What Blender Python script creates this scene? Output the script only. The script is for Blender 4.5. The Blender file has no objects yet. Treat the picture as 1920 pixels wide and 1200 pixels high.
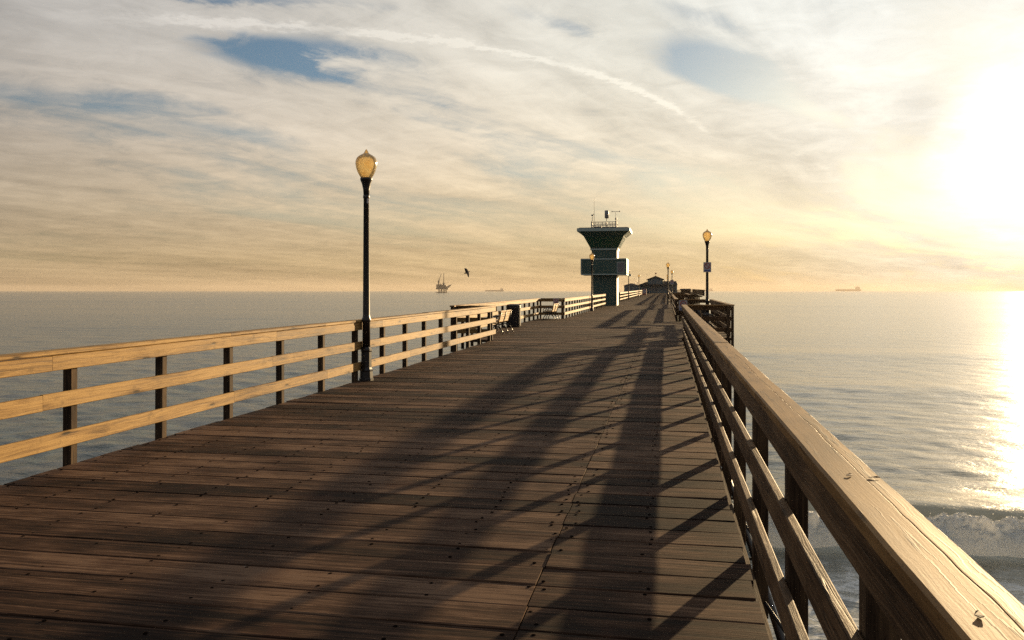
import bpy, bmesh, math, random
import numpy as np
from mathutils import Vector, noise as mn

random.seed(7)
R = math.radians
sc = bpy.context.scene
COL = sc.collection

# ------------------------------------------------------------------ camera
S_RISE = 0.0039            # the deck climbs very gently out to sea
EYE = 1.69                 # eye height above the boards
YAW = 10.69                # camera turned left of the pier axis
SEA_Z = -6.0
cd = bpy.data.cameras.new("camera"); cam = bpy.data.objects.new("camera", cd); COL.objects.link(cam)
cd.lens = 28.8; cd.sensor_width = 36.0; cd.clip_start = 0.05; cd.clip_end = 60000
cd.shift_y = -55 / 1920
cam.location = (0, 0, EYE); cam.rotation_euler = (R(90), 0, R(YAW))
sc.camera = cam

# ------------------------------------------------------------------ light
SUN_AZ, SUN_EL = 23.5, 7.6          # azimuth right of the pier axis, elevation
EXPOSURE = 1.0
sc.view_settings.view_transform = 'Standard'; sc.view_settings.look = 'None'
sc.view_settings.gamma = 1.0; sc.view_settings.exposure = EXPOSURE
sc.view_settings.use_curve_mapping = False
sc.cycles.use_denoising = False
sc.cycles.volume_bounces = 1; sc.cycles.max_bounces = 8; sc.cycles.transparent_max_bounces = 16
sc.cycles.sample_clamp_indirect = 2.0
sdir = Vector((math.sin(R(SUN_AZ)) * math.cos(R(SUN_EL)), math.cos(R(SUN_AZ)) * math.cos(R(SUN_EL)), math.sin(R(SUN_EL))))
sl = bpy.data.lights.new("sun", 'SUN'); so = bpy.data.objects.new("sun", sl); COL.objects.link(so)
sl.energy = 5.0; sl.angle = R(0.6); sl.color = (1.0, 0.72, 0.39)
so.rotation_euler = (-sdir).to_track_quat('-Z', 'Y').to_euler(); so.location = (30, 60, 30)


# ------------------------------------------------------------------ node expressions
class X:
    """a float socket with operators"""
    def __init__(s, nt, sock): s.nt, s.k = nt, sock
    def _op(s, op, *a):
        n = s.nt.nodes.new('ShaderNodeMath'); n.operation = op
        for i, v in enumerate((s,) + a):
            if isinstance(v, X): s.nt.links.new(v.k, n.inputs[i])
            else: n.inputs[i].default_value = float(v)
        return X(s.nt, n.outputs[0])
    def __add__(s, o): return s._op('ADD', o)
    __radd__ = __add__
    def __sub__(s, o): return s._op('SUBTRACT', o)
    def __rsub__(s, o): return (s * -1) + o
    def __mul__(s, o): return s._op('MULTIPLY', o)
    __rmul__ = __mul__
    def __truediv__(s, o): return s._op('DIVIDE', o)
    def __neg__(s): return s * -1
    def pw(s, o): return s._op('POWER', o)
    def exp(s): return s._op('EXPONENT')
    def mx(s, o): return s._op('MAXIMUM', o)
    def mi(s, o): return s._op('MINIMUM', o)
    def ab(s): return s._op('ABSOLUTE')
    def step(s, a, b):
        n = s.nt.nodes.new('ShaderNodeMapRange'); n.interpolation_type = 'SMOOTHSTEP'
        s.nt.links.new(s.k, n.inputs[0]); n.inputs[1].default_value = a; n.inputs[2].default_value = b
        return X(s.nt, n.outputs[0])


def xyz(nt, x, y, z=0.0):
    n = nt.nodes.new('ShaderNodeCombineXYZ')
    for i, v in enumerate((x, y, z)):
        if isinstance(v, X): nt.links.new(v.k, n.inputs[i])
        else: n.inputs[i].default_value = v
    return n.outputs[0]


def noise(nt, vec, scale=1.0, detail=4.0, rough=0.5, dist=0.0, out=0):
    n = nt.nodes.new('ShaderNodeTexNoise'); nt.links.new(vec, n.inputs['Vector'])
    n.inputs['Scale'].default_value = scale; n.inputs['Detail'].default_value = detail
    n.inputs['Roughness'].default_value = rough; n.inputs['Distortion'].default_value = dist
    return X(nt, n.outputs[0])


def ramp(nt, fac, stops, interp='LINEAR'):
    n = nt.nodes.new('ShaderNodeValToRGB'); cr = n.color_ramp; cr.interpolation = interp
    while len(cr.elements) < len(stops): cr.elements.new(0.5)
    for e, (p, c) in zip(cr.elements, stops):
        e.position = p; e.color = (*c, 1) if len(c) == 3 else c
    nt.links.new(fac.k, n.inputs[0]); return n.outputs[0]


def mix(nt, fac, a, b, mode='MIX'):
    n = nt.nodes.new('ShaderNodeMix'); n.data_type = 'RGBA'; n.blend_type = mode
    n.clamp_factor = True
    for idx, v in ((0, fac), (6, a), (7, b)):
        if isinstance(v, X): nt.links.new(v.k, n.inputs[idx])
        elif isinstance(v, bpy.types.NodeSocket): nt.links.new(v, n.inputs[idx])
        elif isinstance(v, (int, float)): n.inputs[idx].default_value = v
        else: n.inputs[idx].default_value = (*v, 1)
    return n.outputs[2]


def sep(nt, vec):
    n = nt.nodes.new('ShaderNodeSeparateXYZ'); nt.links.new(vec, n.inputs[0])
    return [X(nt, o) for o in n.outputs]


# ------------------------------------------------------------------ world
def build_world():
    w = bpy.data.worlds.new("World"); sc.world = w; w.use_nodes = True
    nt = w.node_tree; nt.nodes.clear()
    out = nt.nodes.new('ShaderNodeOutputWorld'); bg = nt.nodes.new('ShaderNodeBackground')
    nt.links.new(bg.outputs[0], out.inputs[0])
    bg.inputs[1].default_value = 0.1
    sky = nt.nodes.new('ShaderNodeTexSky'); sky.sky_type = 'NISHITA'; sky.sun_disc = False
    sky.sun_elevation = R(SUN_EL); sky.sun_rotation = R(SUN_AZ)
    sky.air_density = 1.0; sky.dust_density = 1.2; sky.ozone_density = 2.0
    tc = nt.nodes.new('ShaderNodeTexCoord'); d = tc.outputs['Generated']
    dx, dy, dz = sep(nt, d)
    el = dz._op('ARCSINE') * (180 / math.pi)
    elp = el.mx(0.0)
    cosang = dx * sdir.x + dy * sdir.y + dz * sdir.z
    ang = cosang.mi(1.0)._op('ARCCOSINE') * (180 / math.pi)
    # cloud sheet: the direction cut by a high flat layer, axes turned along the streaks
    th = R(YAW); c, s = math.cos(th), math.sin(th)
    zz = dz.mx(0.0) + 0.10
    px = (dx * c + dy * s) / zz
    py = (dy * c - dx * s) / zz
    hx = (dx * c + dy * s) / dz.mx(0.002)
    hy = (dy * c - dx * s) / dz.mx(0.002)
    # gentle warp
    wv = noise(nt, xyz(nt, px, py, 3.1), 0.35, 3, 0.5)
    wv2 = noise(nt, xyz(nt, px, py, 9.7), 0.35, 3, 0.5)
    qx = px + (wv - 0.5) * 1.6; qy = py + (wv2 - 0.5) * 1.6
    a45 = R(48)
    al = qx * math.cos(a45) + qy * math.sin(a45)
    ac = qy * math.cos(a45) - qx * math.sin(a45)
    big = noise(nt, xyz(nt, al * 0.28, ac * 0.75, 1.3), 1.0, 5, 0.55)
    fib = noise(nt, xyz(nt, al * 0.85 + (wv2 - 0.5) * 2.0, ac * 2.7 + (wv - 0.5) * 2.0, 5.0), 1.0, 7, 0.6, 0.5)
    fine = noise(nt, xyz(nt, px * 5.5, py * 6.0, 8.0), 1.0, 5, 0.65, 0.6)
    dens = (big - 0.5) * 2.3 + (fib - 0.5) * 1.1 + (fine - 0.5) * 0.5 + 0.66

    def hole(x0, y0, dirdeg, la, lb, amp):
        ca, sa = math.cos(R(dirdeg)), math.sin(R(dirdeg))
        ux = hx - x0 + (wv - 0.5) * 0.4 + (fib - 0.5) * 0.7 + (fine - 0.5) * 0.4; uy = hy - y0 + (wv2 - 0.5) * 0.4 + (fib - 0.5) * 0.45 + (fine - 0.5) * 0.35
        a = (ux * ca + uy * sa) / la; b = (uy * ca - ux * sa) / lb
        return (-(a * a + b * b)).exp() * amp
    holes = (hole(-1.02, 3.50, 22, 0.27, 0.30, 0.85) + hole(0.93, 3.72, 52, 0.55, 0.19, 1.5) +
             hole(1.6, 4.45, 46, 0.6, 0.11, 0.7) + hole(-2.3, 4.3, 30, 0.8, 0.3, 0.27) + hole(-1.6, 5.3, 45, 0.8, 0.3, 0.30) +
             hole(0.12, 3.1, 50, 0.35, 0.10, 0.45) + hole(0.62, 2.95, 40, 0.35, 0.08, 0.4) + hole(-1.5, 2.78, 8, 0.8, 0.06, 0.5))
    bands = (hole(1.3, 3.55, 50, 1.8, 0.22, 0.45) + hole(-1.2, 3.15, 10, 1.0, 0.16, 0.3) + hole(0.3, 3.45, 48, 0.5, 0.12, 0.2))
    # contrail: a thin rough line across the upper sky
    yc = hx * hx * hx * 0.1075 + hx * hx * 0.444 + hx * 0.719 + 3.43
    jit = noise(nt, xyz(nt, hx, hy, 2.0), 13.0, 5, 0.75)
    dd = (hy - yc + (jit - 0.5) * 0.30 + (wv - 0.5) * 0.2) / (0.036 + (hx.ab() * 0.018))
    trail = (-(dd * dd)).exp() * hx.step(-1.9, -1.0) * (1 - hx.step(1.0, 1.35)) * noise(nt, xyz(nt, hx, 0.0), 2.3, 2, 0.5).step(0.30, 0.55)
    dens = dens - holes + bands
    cov = dens.step(0.08, 0.72)
    cov = cov.mx(trail * 0.9)
    # cloud light: bright round the sun, warm low down
    ccol = ramp(nt, ang / 100.0, [(0.0, (16, 15, 12.8)), (0.04, (7.4, 7.0, 6.1)), (0.08, (4.75, 4.5, 3.95)), (0.13, (4.2, 3.95, 3.4)), (0.19, (3.9, 3.6, 3.0)), (0.27, (3.65, 3.3, 2.65)),
                                  (0.38, (3.3, 2.9, 2.3)), (0.52, (2.75, 2.42, 2.0)), (0.68, (2.25, 2.0, 1.72)), (1.0, (1.2, 1.2, 1.25))])
    tint = ramp(nt, elp / 20.0, [(0.0, (0.84, 0.66, 0.42)), (0.1, (0.94, 0.78, 0.52)), (0.25, (1.0, 0.90, 0.72)), (0.5, (0.98, 0.97, 0.95)), (0.8, (0.95, 1.02, 1.12)), (1.0, (0.95, 1.04, 1.18))])
    ccol = mix(nt, ang.step(2, 22) * 0.75 + 0.25, ccol, mix(nt, 1.0, ccol, tint, 'MULTIPLY'))
    # light and dark folds within the sheet
    low = noise(nt, xyz(nt, al * 0.16, ac * 0.55, 14.0), 1.0, 5, 0.55)
    fold = (low - 0.5) * 1.2 + (fib - 0.5) * 0.85 + (fine - 0.5) * 0.55 + 1.0 + trail * 0.40 + bands * 0.22 - holes * 0.12
    fold = fold.mx(0.6).mi(1.4)
    n = nt.nodes.new('ShaderNodeVectorMath'); n.operation = 'SCALE'
    nt.links.new(ccol, n.inputs[0]); nt.links.new(fold.k, n.inputs['Scale']); ccol = n.outputs[0]
    # clear gaps: the Nishita sky, veiled by thin haze near the sun and the horizon
    gap = mix(nt, 1.0, sky.outputs[0], (0.47, 0.51, 0.54), 'MULTIPLY')
    veil = (1 - ang.step(5, 25)).mx(1 - elp.step(2.0, 13.0)) * 0.75
    gap = mix(nt, veil, gap, ccol)
    col = mix(nt, cov, gap, ccol)
    # overhead and behind the camera: plain soft sky light
    behind = ang.step(62, 112).mx(el.step(45, 80) * 0.7).mx(el.step(20, 46) * ang.step(34, 66))
    col = mix(nt, behind * 0.85, col, (1.35, 1.43, 1.55))
    nt.links.new(col, bg.inputs[0])
build_world()


# ------------------------------------------------------------------ materials
def mat(name):
    m = bpy.data.materials.new(name); m.use_nodes = True
    nt = m.node_tree; b = nt.nodes['Principled BSDF']
    return m, nt, b


def bump(nt, b, h, strength=0.3, dist=0.01):
    n = nt.nodes.new('ShaderNodeBump'); n.inputs['Strength'].default_value = strength; n.inputs['Distance'].default_value = dist
    nt.links.new(h.k, n.inputs['Height']); nt.links.new(n.outputs[0], b.inputs['Normal'])


def wood(name, dark, mid, light, rough=0.6, knots=0.8, grain_strength=0.5, per_board=0.35, spec=0.4, cracks=0.0, con=1.0, blotch=1.3, wobble=0.10):
    m, nt, b = mat(name)
    uv = nt.nodes.new('ShaderNodeUVMap').outputs[0]
    u, v, _ = sep(nt, uv)
    isl = X(nt, nt.nodes.new('ShaderNodeNewGeometry').outputs['Random Per Island'])
    off = isl * 57.0
    wob = noise(nt, xyz(nt, u * 1.1, v * 5.0, off), 1.0, 2, 0.5)
    vv = v + (wob - 0.5) * wobble
    g1 = noise(nt, xyz(nt, u * 0.8, vv * 46.0, off), 1.0, 6, 0.65)
    g2 = noise(nt, xyz(nt, u * 5.0, vv * 190.0, off), 1.0, 3, 0.6)
    blot = noise(nt, xyz(nt, u * 1.7, v * 4.0, off + 3.0), 1.0, 4, 0.6)
    vor = nt.nodes.new('ShaderNodeTexVoronoi'); nt.links.new(xyz(nt, u * 1.6, v * 7.0, off), vor.inputs['Vector']); vor.inputs['Scale'].default_value = 1.0
    kd = X(nt, vor.outputs['Distance'])
    knot = (1 - kd.step(0.05, 0.14)) * knots
    halo = (1 - kd.step(0.10, 0.36)) * 0.22 * knots
    f = (g1 - 0.5) * (1.5 * con) + (g2 - 0.5) * (0.8 * con) + (blot - 0.5) * blotch + (isl - 0.5) * per_board + 0.5 - halo
    col = ramp(nt, f, [(0.12, dark), (0.48, mid), (0.85, light)])
    col = mix(nt, knot, col, tuple(x * 0.25 for x in dark))
    stain = noise(nt, xyz(nt, u * 4.5, v * 7.0, off + 31.0), 1.0, 4, 0.65).step(0.56, 0.70) * 0.42
    col = mix(nt, stain, col, tuple(x * 0.8 for x in dark))
    grit = noise(nt, xyz(nt, u * 90.0, v * 140.0, off), 1.0, 2, 0.6)
    col = mix(nt, (1 - grit.step(0.30, 0.44)) * 0.5, col, tuple(x * 0.5 for x in dark))
    h = g1 * 0.6 + g2 * 0.5 - knot * 0.4 + grit * 0.25
    if cracks:
        cr = noise(nt, xyz(nt, u * 0.3, (v + (wob - 0.5) * 0.02) * 15.0, off + 9.0), 1.0, 4, 0.5)
        ck = (1 - ((cr - 0.5).ab()).step(0.0, 0.016)) * noise(nt, xyz(nt, u * 1.3, v * 2.0, off + 5.0), 1.0, 2, 0.5).step(0.42, 0.52) * cracks
        col = mix(nt, ck, col, tuple(x * 0.2 for x in dark)); h = h - ck * 0.8
    nt.links.new(col, b.inputs['Base Color'])
    rr = g1 * 0.25 + (rough - 0.12)
    nt.links.new(rr.k, b.inputs['Roughness']); b.inputs['Specular IOR Level'].default_value = spec
    bump(nt, b, h, grain_strength, 0.006)
    return m


def paint(name, col, rough=0.5, var=0.15, metal=0.0, spec=0.5, scale=6.0):
    m, nt, b = mat(name)
    p = nt.nodes.new('ShaderNodeNewGeometry').outputs['Position']
    n1 = noise(nt, p, scale, 5, 0.6); n2 = noise(nt, p, scale * 8, 3, 0.6)
    f = (n1 - 0.5) * 1.2 + (n2 - 0.5) * 0.6 + 0.5
    c = ramp(nt, f, [(0.15, tuple(x * (1 - var) for x in col)), (0.85, tuple(min(1, x * (1 + var)) for x in col))])
    nt.links.new(c, b.inputs['Base Color']); b.inputs['Roughness'].default_value = rough
    b.inputs['Metallic'].default_value = metal; b.inputs['Specular IOR Level'].default_value = spec
    bump(nt, b, n2, 0.12, 0.004)
    return m


M = {}
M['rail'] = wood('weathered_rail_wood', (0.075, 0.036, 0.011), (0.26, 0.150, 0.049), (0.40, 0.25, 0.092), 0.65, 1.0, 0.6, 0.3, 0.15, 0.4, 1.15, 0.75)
M['shaded_rail'] = wood('shaded_rail_wood', (0.028, 0.016, 0.009), (0.105, 0.059, 0.029), (0.20, 0.122, 0.063), 0.65, 0.6, 0.7, 0.35, 0.12, 0.8)  # darker copy of the rail wood, backlit shade put into its colour
M['cap'] = wood('sunned_cap_wood', (0.08, 0.040, 0.014), (0.26, 0.142, 0.052), (0.37, 0.218, 0.086), 0.62, 0.7, 0.12, 0.15, 0.14, 1.0, 0.4, 1.1, 0.035)
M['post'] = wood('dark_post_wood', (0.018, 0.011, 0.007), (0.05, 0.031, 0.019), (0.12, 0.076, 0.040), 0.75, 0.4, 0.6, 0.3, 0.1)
M['bench_wood'] = wood('bench_slat_wood', (0.25, 0.14, 0.06), (0.50, 0.32, 0.14), (0.64, 0.44, 0.22), 0.55, 0.2, 0.4, 0.2)
M['iron'] = paint('black_iron_paint', (0.018, 0.014, 0.012), 0.42, 0.35)
M['nail'] = paint('rusty_nail', (0.008, 0.006, 0.005), 1.0, 0.3, spec=0.0)
M['dark_green'] = paint('dark_green_paint', (0.038, 0.080, 0.062), 0.5, 0.2, scale=2.0)
M['trim'] = paint('pale_green_trim_paint', (0.36, 0.42, 0.38), 0.5, 0.12, scale=2.0)
M['cream'] = paint('cream_wall_and_sunlit_side', (0.62, 0.58, 0.46), 0.6, 0.1, scale=2.0)  # restaurant end wall; also sunlight painted on the tower's right side
M['steel'] = paint('grey_metal', (0.22, 0.22, 0.23), 0.45, 0.2)
M['grey_panel'] = paint('grey_shutter_panel', (0.16, 0.15, 0.15), 0.5, 0.15)
M['roof_dark'] = paint('dark_roof_felt', (0.045, 0.038, 0.036), 0.8, 0.25, scale=1.0)
M['teal'] = paint('faded_teal_wall', (0.10, 0.15, 0.16), 0.6, 0.15, scale=1.0)
M['blue_pane'] = paint('window_pane', (0.06, 0.08, 0.10), 0.12, 0.1)
M['green_pane'] = paint('green_tinted_pane', (0.03, 0.088, 0.05), 0.25, 0.1)
M['plastic_dark'] = paint('dark_bin_plastic', (0.03, 0.026, 0.024), 0.5, 0.25)
M['red'] = paint('faded_red_paint', (0.38, 0.09, 0.06), 0.5, 0.15)
M['sign_white'] = paint('sign_face', (0.40, 0.36, 0.36), 0.5, 0.1)
M['sign_red'] = paint('sign_red', (0.36, 0.05, 0.04), 0.5, 0.1)
M['sign_blue'] = paint('sign_blue', (0.06, 0.08, 0.25), 0.5, 0.1)
M['rig'] = paint('rig_steel', (0.10, 0.085, 0.07), 0.7, 0.2, scale=0.1)
M['ship'] = paint('ship_hull', (0.17, 0.145, 0.13), 0.7, 0.2, scale=0.05)  # hull lightened, distance haze put into its colour
M['ship_white'] = paint('ship_house', (0.35, 0.32, 0.30), 0.7, 0.1, scale=0.05)
M['feather'] = paint('brown_feathers', (0.06, 0.045, 0.035), 0.8, 0.3)
M['leaf'] = paint('dead_leaf', (0.07, 0.025, 0.012), 0.7, 0.3, scale=60)


def deck_material():
    m, nt, b = mat('pier_deck_boards')
    uv = nt.nodes.new('ShaderNodeUVMap').outputs[0]; u, v, _ = sep(nt, uv)
    geo = nt.nodes.new('ShaderNodeNewGeometry')
    isl = X(nt, geo.outputs['Random Per Island']); off = isl * 91.0
    wob = noise(nt, xyz(nt, u * 0.8, v * 3.0, off), 1.0, 2, 0.5)
    vv = v + (wob - 0.5) * 0.05
    g1 = noise(nt, xyz(nt, u * 0.8, vv * 34.0, off), 1.0, 6, 0.66)
    g2 = noise(nt, xyz(nt, u * 6.0, vv * 150.0, off), 1.0, 3, 0.6)
    blot = noise(nt, xyz(nt, u * 1.3, v * 3.0, off + 2), 1.0, 5, 0.62)
    wide = noise(nt, geo.outputs['Position'], 0.9, 4, 0.6)
    red = noise(nt, geo.outputs['Position'], 2.3, 3, 0.6)
    f = (g1 - 0.5) * 2.0 + (g2 - 0.5) * 0.9 + (blot - 0.5) * 1.7 + (isl - 0.5) * 0.75 + (wide - 0.5) * 0.8 + 0.48
    col = ramp(nt, f, [(0.1, (0.010, 0.0055, 0.004)), (0.42, (0.044, 0.0235, 0.0142)), (0.68, (0.086, 0.047, 0.029)), (0.92, (0.165, 0.099, 0.062))])
    col = mix(nt, red.step(0.55, 0.75) * 0.35, col, (0.06, 0.023, 0.015))
    # splits along the grain
    cr = noise(nt, xyz(nt, u * 0.35, vv * 11.0, off + 9.0), 1.0, 3, 0.5)
    ck = (1 - ((cr - 0.5).ab()).step(0.0, 0.010)) * noise(nt, xyz(nt, u * 0.9, v * 2.0, off + 5.0), 1.0, 2, 0.5).step(0.5, 0.62)
    col = mix(nt, ck * 0.8, col, (0.012, 0.008, 0.006))
    # gum spots and droppings
    vor = nt.nodes.new('ShaderNodeTexVoronoi'); nt.links.new(geo.outputs['Position'], vor.inputs['Vector']); vor.inputs['Scale'].default_value = 1.7
    spot = (1 - X(nt, vor.outputs['Distance']).step(0.012, 0.022)) * 0.5
    col = mix(nt, spot, col, (0.28, 0.25, 0.2))
    nt.links.new(col, b.inputs['Base Color'])
    rr = g1 * 0.3 + (blot - 0.5) * 0.2 + 0.60
    nt.links.new(rr.k, b.inputs['Roughness']); b.inputs['Specular IOR Level'].default_value = 0.05
    bump(nt, b, g1 * 0.7 + g2 * 0.35 - ck * 1.2, 0.55, 0.006)
    return m
M['deck'] = deck_material()


def globe_material():
    m, nt, b = mat('amber_acorn_glass'); nt.nodes.remove(b)
    out = nt.nodes['Material Output']
    p = nt.nodes.new('ShaderNodeTexCoord').outputs['Object']
    n1 = noise(nt, p, 9.0, 4, 0.6)
    col = ramp(nt, n1, [(0.3, (0.90, 0.67, 0.33)), (0.7, (0.99, 0.87, 0.58))])
    tr = nt.nodes.new('ShaderNodeBsdfTranslucent'); df = nt.nodes.new('ShaderNodeBsdfDiffuse'); gl = nt.nodes.new('ShaderNodeBsdfGlossy')
    for q in (tr, df): nt.links.new(col, q.inputs[0])
    gl.inputs['Roughness'].default_value = 0.18
    rf = nt.nodes.new('ShaderNodeBsdfRefraction'); rf.inputs['Roughness'].default_value = 0.5; rf.inputs['IOR'].default_value = 1.05
    nt.links.new(col, rf.inputs[0])
    a0 = nt.nodes.new('ShaderNodeMixShader'); a0.inputs[0].default_value = 0.45
    nt.links.new(tr.outputs[0], a0.inputs[1]); nt.links.new(rf.outputs[0], a0.inputs[2])
    a = nt.nodes.new('ShaderNodeMixShader'); a.inputs[0].default_value = 0.75
    nt.links.new(df.outputs[0], a.inputs[1]); nt.links.new(a0.outputs[0], a.inputs[2])
    fr = nt.nodes.new('ShaderNodeFresnel'); fr.inputs[0].default_value = 1.45
    c = nt.nodes.new('ShaderNodeMixShader'); nt.links.new(fr.outputs[0], c.inputs[0])
    nt.links.new(a.outputs[0], c.inputs[1]); nt.links.new(gl.outputs[0], c.inputs[2])
    nt.links.new(c.outputs[0], out.inputs[0])
    return m
M['globe'] = globe_material()


def sea_material():
    m, nt, b = mat('sea_water')
    pos = nt.nodes.new('ShaderNodeNewGeometry').outputs['Position']
    x, y, z = sep(nt, pos)
    b.inputs['IOR'].default_value = 1.36
    n1 = noise(nt, xyz(nt, x * 0.55, y * 1.0, 0.0), 0.9, 5, 0.62, 0.6)
    n2 = noise(nt, xyz(nt, x * 0.55, y * 1.0, 7.0), 0.16, 3, 0.55, 0.4)
    n3 = noise(nt, xyz(nt, x, y, 3.0), 4.0, 3, 0.6)
    h = (n1 * 0.34 + n2 * 0.25 + n3 * 0.05) * (1 - x.step(-4, 14) * 0.5)
    bump(nt, b, h, 0.5, 1.0)
    slick = noise(nt, xyz(nt, x * 0.004, y * 0.012, 1.0), 1.0, 4, 0.5, 0.5)
    rr = slick * 0.12 + 0.10
    nt.links.new(rr.k, b.inputs['Roughness'])
    # surf zone: lacy foam left on the surface near the break
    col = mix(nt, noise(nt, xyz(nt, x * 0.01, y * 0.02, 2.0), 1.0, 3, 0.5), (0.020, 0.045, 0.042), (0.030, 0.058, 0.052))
    col = mix(nt, x.step(-4, 16), col, (0.26, 0.222, 0.132))  # sandy water right of the pier, golden sky sheen painted into its colour
    v1 = nt.nodes.new('ShaderNodeTexVoronoi'); v1.feature = 'DISTANCE_TO_EDGE'
    wx = noise(nt, xyz(nt, x, y, 4.0), 1.1, 4, 0.6); wy = noise(nt, xyz(nt, x, y, 8.0), 1.1, 4, 0.6)
    nt.links.new(xyz(nt, x * 0.8 + (wx - 0.5) * 1.8, y * 1.1 + (wy - 0.5) * 1.8, 0.0), v1.inputs['Vector']); v1.inputs['Scale'].default_value = 1.1
    lace = 1 - X(nt, v1.outputs['Distance']).step(0.0, 0.10)
    patch = noise(nt, xyz(nt, x * 0.5, y * 0.5, 21.0), 0.7, 4, 0.6)
    inner = (1 - y.step(22.5, 25.5)) * x.step(-4, 1) * y.step(2, 8)
    foam = (lace * patch.step(0.32, 0.55) * 0.8).mx(patch.step(0.58, 0.75) * 0.75) * inner + inner * 0.3
    col = mix(nt, foam, col, (0.62, 0.62, 0.60))
    # aerated water on the steep face of the breaker
    cr = (x * 0.35 + 1.0)._op('SINE') * 0.45 + (x * 0.9)._op('SINE') * 0.25 + x * 0.10 + 28.5
    dd = y - cr
    face = dd.step(-4.5, -2.6) * (1 - dd.step(-0.2, 0.5)) * x.step(0.0, 2.0)
    strk = noise(nt, xyz(nt, x * 2.6 + dd * 1.1, dd * 0.30, 5.0), 1.3, 5, 0.65)
    col = mix(nt, face * (strk.step(0.36, 0.70) * 0.30 + 0.22 + (1 - dd.step(-2.6, -0.4)) * 0.42), col, (0.62, 0.68, 0.66))
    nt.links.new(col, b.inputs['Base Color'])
    tr = nt.nodes.new('ShaderNodeBsdfTranslucent'); nt.links.new(mix(nt, 0.6, col, (0.55, 0.62, 0.58)), tr.inputs[0])
    ms = nt.nodes.new('ShaderNodeMixShader'); nt.links.new((face * 0.75).k, ms.inputs[0])
    nt.links.new(b.outputs[0], ms.inputs[1]); nt.links.new(tr.outputs[0], ms.inputs[2]); nt.links.new(ms.outputs[0], nt.nodes['Material Output'].inputs[0])
    return m
M['sea'] = sea_material()


def foam_material():
    m, nt, b = mat('white_foam')
    p = nt.nodes.new('ShaderNodeNewGeometry').outputs['Position']
    n1 = noise(nt, p, 5.0, 5, 0.7)
    col = ramp(nt, n1, [(0.3, (0.78, 0.80, 0.81)), (0.6, (0.96, 0.96, 0.95))])
    nt.links.new(col, b.inputs['Base Color']); b.inputs['Roughness'].default_value = 0.6
    tr = nt.nodes.new('ShaderNodeBsdfTranslucent'); tr.inputs[0].default_value = (0.96, 0.96, 0.94, 1)
    ms = nt.nodes.new('ShaderNodeMixShader'); ms.inputs[0].default_value = 0.55
    nt.links.new(b.outputs[0], ms.inputs[1]); nt.links.new(tr.outputs[0], ms.inputs[2]); nt.links.new(ms.outputs[0], nt.nodes['Material Output'].inputs[0])
    bump(nt, b, noise(nt, p, 11.0, 5, 0.7), 0.9, 0.06)
    return m
M['foam'] = foam_material()


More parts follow.
